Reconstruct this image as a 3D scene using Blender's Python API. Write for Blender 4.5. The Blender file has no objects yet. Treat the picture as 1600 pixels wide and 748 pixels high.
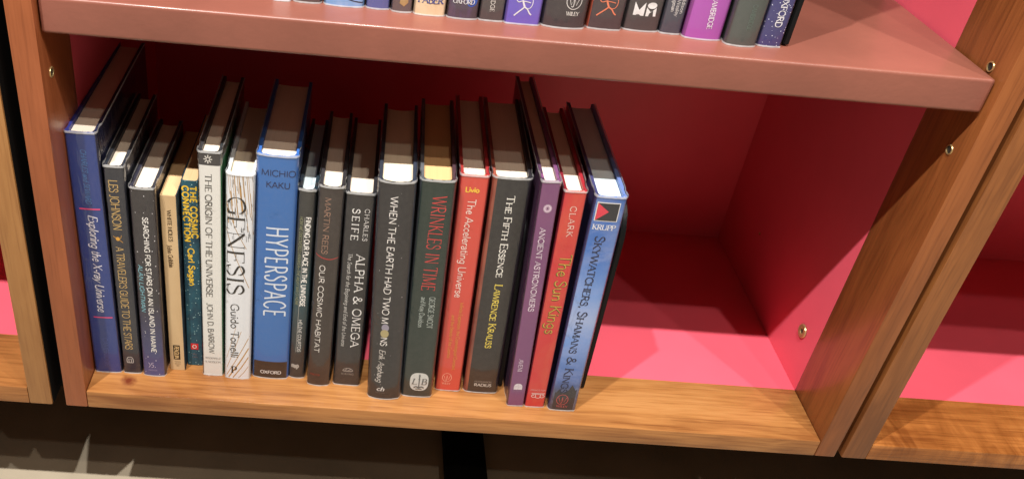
import bpy, bmesh, math, random
from mathutils import Vector, Matrix
R = math.radians
C = bpy.context.scene.collection
sc = bpy.context.scene
rnd = random.Random(7)

# ------------------------------------------------------------------ camera, world, lamps, exposure
cam = bpy.data.objects.new('camera', bpy.data.cameras.new('camera')); C.objects.link(cam); sc.camera = cam
cam.location = (0.22736, -0.60107, 0.60742)
cam.rotation_euler = (R(55.2858), R(-5.1186), R(0.3064))
cam.data.sensor_width = 36; cam.data.lens = 32.142; cam.data.shift_x = 0.1172
cam.data.clip_start = 0.01; cam.data.clip_end = 50
w = bpy.data.worlds.new('World'); sc.world = w; w.use_nodes = True
w.node_tree.nodes['Background'].inputs[0].default_value = (1.0, 0.72, 0.54, 1)
w.node_tree.nodes['Background'].inputs[1].default_value = 0.13
def lamp(name, loc, power, size, col=(1, .965, .915)):
    l = bpy.data.lights.new(name, 'POINT'); l.energy = power; l.shadow_soft_size = size; l.color = col
    o = bpy.data.objects.new(name, l); C.objects.link(o); o.location = loc
# a row of ceiling spots straight above the aisle, two more further back
lamp('ceiling_spot', (-0.475, -0.785, 2.24), 235, .018)
lamp('ceiling_spot', (0.165, -0.785, 2.24), 175, .018)
lamp('ceiling_spot', (1.163, -0.785, 2.24), 95, .018)
lamp('ceiling_spot', (0.911, -1.032, 2.24), 50, .022, (1, .86, .72))
lamp('ceiling_spot', (1.526, -1.38, 2.24), 26, .03, (1, .86, .72))
vs = sc.view_settings; vs.view_transform = 'Standard'; vs.look = 'None'; vs.exposure = 0.0; vs.gamma = 1
sc.cycles.transparent_max_bounces = 32; sc.cycles.max_bounces = 10; sc.cycles.diffuse_bounces = 6
sc.cycles.caustics_reflective = False; sc.cycles.caustics_refractive = False
sc.cycles.sample_clamp_indirect = 4.0

# ------------------------------------------------------------------ helpers
def lin(r, g, b):
    f = lambda c: (c/255)/12.92 if c <= 10 else (((c/255)+.055)/1.055)**2.4
    return (f(r), f(g), f(b), 1)
def empty(name, loc, label, cat, group=None, rot=(0, 0, 0)):
    o = bpy.data.objects.new(name, None); C.objects.link(o); o.location = loc; o.rotation_euler = rot
    o['label'] = label; o['category'] = cat
    if group: o['group'] = group
    o.empty_display_size = .02
    return o
def link(name, bm, mats, parent=None, smooth=False, recalc=True):
    me = bpy.data.meshes.new(name)
    if recalc: bmesh.ops.recalc_face_normals(bm, faces=bm.faces)
    bm.to_mesh(me); bm.free()
    for m in (mats if isinstance(mats, (list, tuple)) else [mats]): me.materials.append(m)
    if smooth:
        for p in me.polygons: p.use_smooth = True
        try: me.set_sharp_from_angle(angle=R(35))
        except Exception: pass
    o = bpy.data.objects.new(name, me); C.objects.link(o)
    if parent: o.parent = parent
    return o
def box_bm(x0, x1, y0, y1, z0, z1, bev=0, seg=2):
    bm = bmesh.new()
    bmesh.ops.create_cube(bm, size=1, matrix=Matrix.Translation(((x0+x1)/2, (y0+y1)/2, (z0+z1)/2)) @ Matrix.Diagonal((x1-x0, y1-y0, z1-z0, 1)))
    if bev: bmesh.ops.bevel(bm, geom=list(bm.edges), offset=bev, segments=seg, affect='EDGES', profile=.6)
    return bm
def box(name, dims, m, parent, bev=0, seg=2):
    return link(name, box_bm(*dims, bev, seg), m, parent, smooth=bev > 0)
class NT:
    def __init__(s, name):
        s.m = bpy.data.materials.new(name); s.m.use_nodes = True; s.t = s.m.node_tree
        s.b = s.t.nodes['Principled BSDF']
    def n(s, typ, **k):
        nd = s.t.nodes.new('ShaderNode'+typ)
        for a, v in k.items():
            if a.startswith('i_'):
                key = a[2:]
                nd.inputs[int(key) if key.isdigit() else key.replace('_', ' ')].default_value = v
            else: setattr(nd, a, v)
        return nd
    def l(s, a, ao, b, bi): s.t.links.new(a.outputs[ao], b.inputs[bi])
    def math(s, op, a, b=None, c=None):
        nd = s.n('Math', operation=op)
        for i, v in enumerate((a, b, c)):
            if v is None: continue
            if isinstance(v, (int, float)): nd.inputs[i].default_value = v
            else: s.t.links.new(v, nd.inputs[i])
        return nd.outputs[0]
    def mix(s, fac, a, b, mode='MIX'):
        nd = s.n('Mix', data_type='RGBA', blend_type=mode)
        for i, v in ((0, fac), (6, a), (7, b)):
            if isinstance(v, (int, float, tuple)): nd.inputs[i].default_value = v
            else: s.t.links.new(v, nd.inputs[i])
        return nd.outputs[2]
    def ramp(s, fac, stops, interp='LINEAR'):
        nd = s.n('ValToRGB'); e = nd.color_ramp; e.interpolation = interp
        while len(e.elements) < len(stops): e.elements.new(.5)
        for el, (p, c) in zip(e.elements, stops): el.position = p; el.color = c
        s.t.links.new(fac, nd.inputs[0]); return nd.outputs[0]
    def coord(s, scale=(1, 1, 1), loc=(0, 0, 0), rot=(0, 0, 0)):
        tc = s.n('TexCoord'); mp = s.n('Mapping'); s.l(tc, 'Object', mp, 0)
        mp.inputs['Scale'].default_value = scale; mp.inputs['Location'].default_value = loc; mp.inputs['Rotation'].default_value = rot
        return mp.outputs[0]
    def noise(s, vec, scale, detail=4, rough=.55, dist=0):
        nd = s.n('TexNoise'); s.t.links.new(vec, nd.inputs['Vector'])
        nd.inputs['Scale'].default_value = scale; nd.inputs['Detail'].default_value = detail
        nd.inputs['Roughness'].default_value = rough; nd.inputs['Distortion'].default_value = dist
        return nd.outputs[0]
    def bump(s, h, strength=.2, dist=.001, bsdf=None, inp='Normal'):
        nd = s.n('Bump'); nd.inputs['Strength'].default_value = strength; nd.inputs['Distance'].default_value = dist
        s.t.links.new(h, nd.inputs['Height']); s.t.links.new(nd.outputs[0], (bsdf or s.b).inputs[inp])
    def set(s, **k):
        for a, v in k.items(): s.b.inputs[a.replace('_', ' ')].default_value = v
    def col(s, o): s.t.links.new(o, s.b.inputs['Base Color'])

def wood(name, dark, mid, light, axis='x', seed=0, rough=.34, curl=0.0, knots=()):
    m = NT(name)
    sx = {'x': (1.6, 16, 22), 'z': (16, 22, 1.6), 'y': (16, 1.6, 22)}[axis]
    fx = {'x': (14, 420, 420), 'z': (420, 420, 14), 'y': (420, 14, 420)}[axis]
    v0 = m.coord((1, 1, 1), (seed*3.1, seed*1.7, seed*2.3))
    wv = m.n('TexNoise'); m.t.links.new(v0, wv.inputs['Vector']); wv.inputs['Scale'].default_value = 9; wv.inputs['Detail'].default_value = 2
    off = m.n('VectorMath', operation='MULTIPLY_ADD'); m.l(wv, 'Color', off, 0); off.inputs[1].default_value = (.022,)*3; m.t.links.new(v0, off.inputs[2])
    def stretch(sv):
        mp = m.n('Mapping'); m.l(off, 0, mp, 0); mp.inputs['Scale'].default_value = sv; return mp.outputs[0]
    n1 = m.noise(stretch(sx), 1.2, 5, .55, .5)
    tri = m.math('ABSOLUTE', m.math('SUBTRACT', m.math('MULTIPLY', m.math('FRACT', m.math('MULTIPLY', n1, 6.0)), 2), 1))
    med = m.noise(stretch({'x': (3, 90, 90), 'z': (90, 90, 3), 'y': (90, 3, 90)}[axis]), 1.0, 4, .6)
    fine = m.noise(m.coord(fx, (seed, seed, seed)), 1.0, 3, .6)
    big = m.noise(stretch({'x': (4, 10, 10), 'z': (10, 10, 4), 'y': (10, 4, 10)}[axis]), 1.3, 3)
    f = m.math('ADD', m.math('ADD', m.math('MULTIPLY', tri, .10), m.math('MULTIPLY', med, .28)), m.math('ADD', m.math('MULTIPLY', fine, .22), m.math('MULTIPLY', big, .36)))
    c = m.ramp(f, [(.36, dark), (.52, mid), (.70, light)])
    pores = m.ramp(fine, [(.34, (.62, .55, .5, 1)), (.46, (1, 1, 1, 1))])
    c = m.mix(.36, c, m.mix(1.0, c, pores, 'MULTIPLY'))
    for (kx, ky, kz, rad) in knots:
        tc = m.n('TexCoord'); wv = m.noise(m.coord((60, 60, 60)), 1.6, 3)
        d = m.n('VectorMath', operation='DISTANCE'); m.l(tc, 'Object', d, 0); d.inputs[1].default_value = (kx, ky, kz)
        dd = m.math('ADD', d.outputs['Value'], m.math('MULTIPLY', m.math('SUBTRACT', wv, .5), rad*1.5))
        k = m.ramp(m.math('DIVIDE', dd, rad), [(.25, (1, 1, 1, 1)), (.62, (.55, .55, .55, 1)), (1.0, (0, 0, 0, 1))])
        c = m.mix(k, c, (dark[0]*.62, dark[1]*.34, dark[2]*.4, 1))
    m.col(c)
    h = fine
    if curl:
        cv0 = m.noise(m.coord((40, 7, 7), (seed, 0, 0), (0, 0, R(24))), 1.0, 4, .6, 1.6)
        cm = m.ramp(m.noise(m.coord((5, 9, 9), (seed*2, 0, 0)), 1.6, 3), [(.38, (0, 0, 0, 1)), (.62, (1, 1, 1, 1))])
        cv = m.math('ADD', m.math('MULTIPLY', m.math('SUBTRACT', cv0, .5), m.math('ADD', m.math('MULTIPLY', cm, .9), .1)), .5)
        h = m.math('ADD', m.math('MULTIPLY', fine, .12), m.math('MULTIPLY', cv, curl))
        m.bump(h, 1.0, .0022)
        c2 = m.mix(m.ramp(cv, [(.36, (.0, .0, .0, 1)), (.66, (1, 1, 1, 1))]), m.mix(1., c, (.62, .52, .42, 1), 'MULTIPLY'), m.mix(1., c, (1.22, 1.2, 1.15, 1), 'MULTIPLY')); m.col(c2)  # wavy figure, with its highlight streaks painted into the wood colour
    else:
        m.bump(h, .12, .0004)
    rn = m.ramp(n1, [(.3, (rough-.05,)*3+(1,)), (.7, (rough+.1,)*3+(1,))]); m.t.links.new(rn, m.b.inputs['Roughness'])
    m.set(Coat_Weight=.18, Coat_Roughness=.16)
    return m.m
def paint(name, col, rough=.4, var=.06, bumps=.1, coat=0.0, scale=400, spec=.5):
    m = NT(name); n = m.noise(m.coord(), 9, 5)
    d = tuple(c*(1-var*2) for c in col[:3])+(1,); e = tuple(min(1, c*(1+var*2)) for c in col[:3])+(1,)
    m.col(m.ramp(n, [(.3, d), (.7, e)]))
    m.bump(m.noise(m.coord(), scale, 3), bumps, .0004)
    m.set(Roughness=rough, Coat_Weight=coat, Coat_Roughness=.15, Specular_IOR_Level=spec)
    return m.m
def metal(name, col, rough=.25):
    m = NT(name); m.set(Base_Color=col, Metallic=.72)
    n = m.noise(m.coord(), 180, 4); m.t.links.new(m.ramp(n, [(.3, (rough*.7,)*3+(1,)), (.7, (rough*1.5,)*3+(1,))]), m.b.inputs['Roughness'])
    return m.m

PINK = paint('pink_paint', (.76, .104, .152, 1), .42, .03, .08, 0)
CORAL = paint('coral_paint', (.228, .079, .055, 1), .42, .08, .7, .22, 130)
BRASS = metal('brass', (.62, .44, .20, 1), .3)
DARK = paint('hole_shade', (.02, .015, .012, 1), .7)  # near black standing in for the shade inside holes and sockets
BLACKM = paint('black_steel', (.004, .005, .006, 1), .5, .1, .1, 0, 400, .25)
UNDER = paint('dark_underside', (.10, .06, .035, 1), .7)
MATBLACK = paint('matt_black', (.004, .004, .004, 1), .8, .1, .1, 0, 400, .1)
W_board = wood('honey_cherry_board', (.21, .075, .020, 1), (.38, .165, .050, 1), (.50, .245, .088, 1), 'x', 1, .3, knots=[(.034, .018, .177, .0085)])
W_curl = wood('figured_board', (.19, .062, .014, 1), (.33, .125, .032, 1), (.44, .20, .062, 1), 'x', 4, .24, curl=1.0)
W_lboard = wood('orange_board', (.20, .075, .02, 1), (.33, .135, .04, 1), (.42, .19, .07, 1), 'x', 6, .3)
W_red = wood('red_cherry_upright', (.26, .072, .024, 1), (.33, .096, .034, 1), (.39, .125, .048, 1), 'z', 2, .33)
W_right = wood('cherry_upright', (.17, .05, .014, 1), (.26, .080, .022, 1), (.34, .112, .032, 1), 'z', 3, .33)
W_gold = wood('honey_upright', (.27, .115, .034, 1), (.36, .17, .055, 1), (.42, .215, .08, 1), 'z', 5, .36)
W_tan = wood('tan_upright', (.18, .06, .017, 1), (.28, .10, .028, 1), (.35, .14, .042, 1), 'z', 8, .34)

# ------------------------------------------------------------------ setting
ZF = -0.177
fl = paint('beige_carpet', (.30, .255, .19, 1), .95, .08, .9, 0, 900, .1)
g = link('floor', box_bm(-1.6, 2.4, -2.2, .36, ZF-.02, ZF), fl); g['kind'] = 'structure'
wl = link('wall', box_bm(-1.6, 2.4, .36, .40, ZF-.02, 1.6), paint('dark_wall', (.03, .027, .025, 1), .8)); wl['kind'] = 'structure'

# ------------------------------------------------------------------ bookcases
D, d1, T, H, t2, ys, ZT = .3392, .0699, .0192, .36684, .0267, .0072, .76
def bookcase(x0, x1, uL, uR, mL, mR, mB, label):
    r = empty('bookcase', (x0, 0, ZF), label, 'bookcase', 'bookcases standing side by side')
    W = x1-x0; dz = -ZF
    def B(name, d, m, bev=0, par=r, seg=2):
        return box(name, (d[0], d[1], d[2], d[3], d[4]+dz, d[5]+dz), m, par, bev, seg)
    ups = []
    for (a, b, m) in ((-uL, 0, mL), (W, W+uR, mR)):
        ups.append(B('upright', (a, b, 0, d1, -T, ZT), m, .0016))
    for (a, b) in ((-uL*.8, -.0002), (W+.0002, W+uR*.8)):
        ups.append(B('side_panel', (a, b, d1, D, -.006, ZT), PINK))
    B('bottom_board', (.0003, W-.0003, .0004, d1, -T, 0), mB, .0009)
    B('base_panel', (.0, W, d1, D, -.006, -.0004), PINK)
    B('bounce_underboard', (-uL*.8, W+uR*.8, d1, D, -T, -.0062), UNDER)  # unseen dark board, added to keep pink bounce off the floor
    B('back_panel', (-.01, W+.01, D, D+.008, -T, ZT), PINK)
    s = B('upper_shelf', (.0012, W-.0012, ys, D-.0005, H-t2, H), CORAL, .0027, r, 4)
    B('top_board', (.0, W, .002, D-.0005, ZT-.03, ZT-.002), mB, .001)
    return r, ups
CASE, ups = bookcase(0, .684, .0197, .0197, W_red, W_right, W_board, 'cherry wood bookcase with pink inside and coral shelf, full of jacketed books')
box('gap_filler', (-.0316, -.0199, .052, d1, -ZF-T+.001, ZT-ZF), MATBLACK, CASE)
box('black_edge_skin', (-.0324, -.0312, .0018, d1-.001, -ZF-T+.0006, ZT-ZF), MATBLACK, CASE)
LC, lups = bookcase(-.0525-.684, -.0525, .0207, .0207, W_gold, W_gold, W_lboard, 'honey coloured bookcase whose upright is cut by the left picture edge')
RC, rups = bookcase(.734, .734+.684, .0236, .0197, W_tan, W_tan, W_curl, 'empty bookcase at the right edge with wavy figured wood board')
# legs: a recessed black plinth carries each case
for rr, xa in ((CASE, 0), (LC, 0), (RC, 0)):
    box('plinth', (xa+.02, xa+.664, .33, D, 0, -ZF-T), MATBLACK, rr)
def disc_bm(loc, axis, rad, thick, hole=0, seg=28):
    bm = bmesh.new()
    prof = [(rad*.96, 0), (rad, thick*.4), (rad*.93, thick), (hole if hole else rad*.42, thick), (hole if hole else rad*.40, thick*.25 if not hole else -thick)]
    rings = []
    for (rr, zz) in prof:
        rings.append([bm.verts.new((rr*math.cos(2*math.pi*i/seg), rr*math.sin(2*math.pi*i/seg), zz)) for i in range(seg)])
    for a, b in zip(rings, rings[1:]):
        for i in range(seg): bm.faces.new((a[i], a[(i+1) % seg], b[(i+1) % seg], b[i]))
    if not hole: bm.faces.new(rings[-1])
    M = Vector((0, 0, 1)).rotation_difference(Vector(axis)).to_matrix().to_4x4()
    bmesh.ops.transform(bm, matrix=Matrix.Translation(loc) @ M, verts=bm.verts)
    return bm
def hole(parent, loc, axis):
    z = loc[2]-ZF
    o = link('pin_grommet', disc_bm((loc[0], loc[1], z), axis, .0042, .0009, .0031), BRASS, parent, True)
    bm = bmesh.new(); bmesh.ops.create_circle(bm, cap_ends=True, radius=.0031, segments=20)
    M = Vector((0, 0, 1)).rotation_difference(Vector(axis)).to_matrix().to_4x4()
    bmesh.ops.transform(bm, matrix=Matrix.Translation(Vector((loc[0], loc[1], z))+Vector(axis)*.0002) @ M, verts=bm.verts)
    link('pin_hole_shade', bm, DARK, parent)  # flat disc with the darkness of the hole painted on
hole(ups[1], (.684, .0214, .302), (-1, 0, 0)); hole(ups[1], (.684, .0214, .371), (-1, 0, 0))
hole(ups[0], (0, .0191, .305), (1, 0, 0))
link('screw', disc_bm((.6838, .0973, .0535-ZF), (-1, 0, 0), .0074, .0016), BRASS, ups[3], True)
link('screw_socket', disc_bm((.6838-.0004, .0973, .0535-ZF), (-1, 0, 0), .0024, .0006, 0, 6), DARK, ups[3])
link('dowel_end', disc_bm((.6838, .2450, .0700-ZF), (-1, 0, 0), .0016, .0007), BRASS, ups[3], True)

# black bar on the floor below
fb = link('floor_bar', box_bm(.3515, .3985, .02, .325, ZF, ZF+.012, .002), MATBLACK, None, True)
fb['label'] = 'black flat bar lying on the shaded floor under the middle of the bookcase'; fb['category'] = 'bar'

# ------------------------------------------------------------------ stroke lettering
G = {}
def gl(ch, adv, *st): G[ch] = (adv, st)
# each stroke: (flags, points)  k thick  n thin  a by direction  c curved  o closed  s/e serif at start/end  t/u vertical tick at start/end
gl('A', .72, ('ns', [(.03, 0), (.36, 1)]), ('ke', [(.36, 1), (.69, 0)]), ('n', [(.14, .34), (.57, .34)]))
gl('B', .62, ('kse', [(.12, 0), (.12, 1)]), ('ac', [(.12, 1), (.34, 1), (.5, .9), (.5, .65), (.34, .54), (.12, .54)]), ('ac', [(.12, .54), (.37, .54), (.56, .43), (.56, .13), (.37, 0), (.12, 0)]))
gl('C', .72, ('act', [(.66, .78), (.55, .95), (.38, 1), (.14, .84), (.05, .5), (.14, .16), (.38, 0), (.56, .05), (.67, .22)]))
gl('D', .76, ('kse', [(.12, 0), (.12, 1)]), ('ac', [(.12, 1), (.36, 1), (.62, .84), (.7, .5), (.62, .16), (.36, 0), (.12, 0)]))
gl('E', .6, ('kse', [(.12, 0), (.12, 1)]), ('nu', [(.12, 1), (.52, 1)]), ('nu', [(.12, .52), (.44, .52)]), ('nu', [(.12, 0), (.55, 0)]))
gl('F', .56, ('kse', [(.12, 0), (.12, 1)]), ('nu', [(.12, 1), (.52, 1)]), ('nu', [(.12, .5), (.44, .5)]))
gl('G', .78, ('act', [(.66, .78), (.55, .95), (.38, 1), (.14, .84), (.05, .5), (.14, .16), (.38, 0), (.56, .05), (.66, .12)]), ('k', [(.66, .02), (.66, .44)]), ('n', [(.46, .44), (.75, .44)]))
gl('H', .8, ('kse', [(.12, 0), (.12, 1)]), ('kse', [(.68, 0), (.68, 1)]), ('n', [(.12, .52), (.68, .52)]))
gl('I', .28, ('kse', [(.14, 0), (.14, 1)]))
gl('J', .44, ('ks', [(.3, 1), (.3, .2)]), ('ac', [(.3, .22), (.24, .02), (.1, -.04), (.02, .06)]))
gl('K', .7, ('kse', [(.12, 0), (.12, 1)]), ('ns', [(.6, 1), (.14, .44)]), ('ke', [(.26, .58), (.66, 0)]))
gl('L', .56, ('kse', [(.12, 0), (.12, 1)]), ('nu', [(.12, 0), (.54, 0)]))
gl('M', .92, ('nse', [(.1, 0), (.14, 1)]), ('k', [(.14, 1), (.45, .06)]), ('n', [(.45, .06), (.77, 1)]), ('kse', [(.77, 1), (.82, 0)]))
gl('N', .8, ('nse', [(.12, 0), (.12, 1)]), ('k', [(.12, 1), (.68, 0)]), ('ns', [(.68, 1), (.68, 0)]))
gl('O', .8, ('aco', [(.4, 1), (.14, .85), (.05, .5), (.14, .15), (.4, 0), (.66, .15), (.75, .5), (.66, .85)]))
gl('P', .6, ('kse', [(.12, 0), (.12, 1)]), ('ac', [(.12, 1), (.36, 1), (.54, .88), (.54, .6), (.36, .47), (.12, .47)]))
gl('Q', .8, ('aco', [(.4, 1), (.14, .85), (.05, .5), (.14, .15), (.4, 0), (.66, .15), (.75, .5), (.66, .85)]), ('k', [(.45, .1), (.75, -.15)]))
gl('R', .68, ('kse', [(.12, 0), (.12, 1)]), ('ac', [(.12, 1), (.36, 1), (.53, .88), (.53, .62), (.36, .5), (.12, .5)]), ('ke', [(.3, .5), (.64, 0)]))
gl('S', .56, ('act', [(.46, .8), (.38, .95), (.26, 1), (.1, .88), (.1, .7), (.27, .54), (.44, .42), (.48, .2), (.36, .03), (.22, 0), (.1, .06), (.05, .22)]))
gl('T', .66, ('ke', [(.33, 1), (.33, 0)]), ('ntu', [(.04, 1), (.62, 1)]))
gl('U', .76, ('ks', [(.12, 1), (.12, .3)]), ('ac', [(.12, .32), (.17, .08), (.38, 0), (.58, .08), (.64, .32)]), ('ns', [(.64, 1), (.64, .3)]))
gl('V', .7, ('ks', [(.03, 1), (.36, 0)]), ('ns', [(.67, 1), (.36, 0)]))
gl('W', 1.02, ('ks', [(.03, 1), (.29, 0)]), ('n', [(.29, 0), (.53, 1)]), ('k', [(.5, 1), (.76, 0)]), ('ns', [(.99, 1), (.76, 0)]))
gl('X', .7, ('kse', [(.05, 1), (.65, 0)]), ('nse', [(.62, 1), (.07, 0)]))
gl('Y', .68, ('ks', [(.03, 1), (.34, .46)]), ('ns', [(.65, 1), (.34, .46)]), ('ke', [(.34, .47), (.34, 0)]))
gl('Z', .62, ('nt', [(.06, 1), (.56, 1)]), ('k', [(.56, 1), (.05, 0)]), ('nu', [(.05, 0), (.58, 0)]))
gl('&', .84, ('ac', [(.74, .5), (.6, .18), (.34, 0), (.1, .1), (.08, .32), (.3, .55), (.46, .72), (.42, .93), (.28, .98), (.18, .82), (.26, .62), (.5, .3), (.78, 0)]))
gl('a', .5, ('ac', [(.08, .5), (.2, .62), (.35, .57), (.4, .42)]), ('ke', [(.4, .45), (.4, .03)]), ('ac', [(.4, .36), (.2, .33), (.06, .17), (.16, 0), (.3, .04), (.4, .16)]))
gl('b', .54, ('ks', [(.1, 0), (.1, 1)]), ('ac', [(.1, .45), (.28, .62), (.49, .31), (.28, 0), (.1, .14)]))
gl('c', .48, ('ac', [(.43, .5), (.28, .62), (.06, .31), (.26, 0), (.45, .13)]))
gl('d', .54, ('kse', [(.43, 0), (.43, 1)]), ('ac', [(.43, .45), (.25, .62), (.05, .31), (.25, 0), (.43, .14)]))
gl('e', .49, ('n', [(.07, .34), (.43, .34)]), ('ac', [(.43, .34), (.37, .55), (.24, .62), (.06, .32), (.25, 0), (.44, .12)]))
gl('f', .33, ('ac', [(.38, .9), (.29, 1), (.18, .9), (.15, .62)]), ('ke', [(.15, .7), (.15, 0)]), ('n', [(.02, .6), (.31, .6)]))
gl('g', .54, ('ac', [(.43, .45), (.25, .62), (.05, .33), (.25, .04), (.43, .18)]), ('ac', [(.43, .62), (.43, .1), (.4, -.18), (.24, -.28), (.06, -.2)]))
gl('h', .56, ('kse', [(.1, 0), (.1, 1)]), ('ac', [(.1, .42), (.22, .58), (.36, .6), (.44, .42)]), ('ke', [(.44, .44), (.44, 0)]))
gl('i', .22, ('kse', [(.11, 0), (.11, .62)]), ('k', [(.11, .8), (.11, .9)]))
gl('k', .54, ('kse', [(.1, 0), (.1, 1)]), ('n', [(.44, .6), (.12, .28)]), ('ke', [(.22, .36), (.5, 0)]))
gl('l', .24, ('kse', [(.12, 0), (.12, 1)]))
gl('m', .84, ('kse', [(.1, 0), (.1, .62)]), ('ac', [(.1, .42), (.22, .58), (.34, .6), (.41, .42)]), ('ke', [(.41, .44), (.41, 0)]), ('ac', [(.41, .42), (.53, .58), (.65, .6), (.72, .42)]), ('ke', [(.72, .44), (.72, 0)]))
gl('n', .56, ('kse', [(.1, 0), (.1, .62)]), ('ac', [(.1, .42), (.22, .58), (.36, .6), (.44, .42)]), ('ke', [(.44, .44), (.44, 0)]))
gl('o', .54, ('aco', [(.27, .62), (.05, .31), (.27, 0), (.49, .31)]))
gl('p', .54, ('kse', [(.1, -.3), (.1, .62)]), ('ac', [(.1, .45), (.28, .62), (.49, .31), (.28, 0), (.1, .14)]))
gl('r', .38, ('kse', [(.1, 0), (.1, .62)]), ('ac', [(.1, .4), (.2, .56), (.3, .62), (.37, .57)]))
gl('s', .43, ('ac', [(.36, .5), (.22, .62), (.08, .5), (.2, .34), (.36, .2), (.28, .02), (.16, 0), (.05, .12)]))
gl('t', .34, ('ac', [(.15, .86), (.15, .2), (.2, .02), (.33, .08)]), ('n', [(.03, .6), (.31, .6)]))
gl('u', .56, ('ks', [(.1, .62), (.1, .2)]), ('ac', [(.1, .22), (.16, .03), (.3, .02), (.44, .2)]), ('kse', [(.44, .62), (.44, 0)]))
gl('v', .5, ('ks', [(.03, .62), (.25, 0)]), ('ns', [(.47, .62), (.25, 0)]))
gl('w', .76, ('ks', [(.03, .62), (.22, 0)]), ('n', [(.22, 0), (.38, .6)]), ('k', [(.38, .6), (.56, 0)]), ('ns', [(.73, .62), (.56, 0)]))
gl('x', .5, ('kse', [(.04, .62), (.46, 0)]), ('nse', [(.45, .62), (.05, 0)]))
gl('y', .5, ('ks', [(.03, .62), (.26, 0)]), ('ns', [(.47, .62), (.26, 0), (.12, -.28)]))
gl(' ', .3); gl("'", .18, ('k', [(.09, 1), (.08, .78)])); gl(',', .2, ('k', [(.1, .08), (.06, -.14)])); gl('.', .2, ('k', [(.1, 0), (.1, .09)]))
gl('-', .36, ('k', [(.05, .32), (.31, .32)])); gl('_', .9, ('n', [(.05, .4), (.85, .4)])); gl('*', .24, ('k', [(.12, .42), (.12, .54)]))
gl('1', .6, *G['E'][1], ('n', [(.28, 1.1), (.42, 1.28)])); gl('2', .6, *G['E'][1], ('n', [(.42, 1.1), (.28, 1.28)]))

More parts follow.
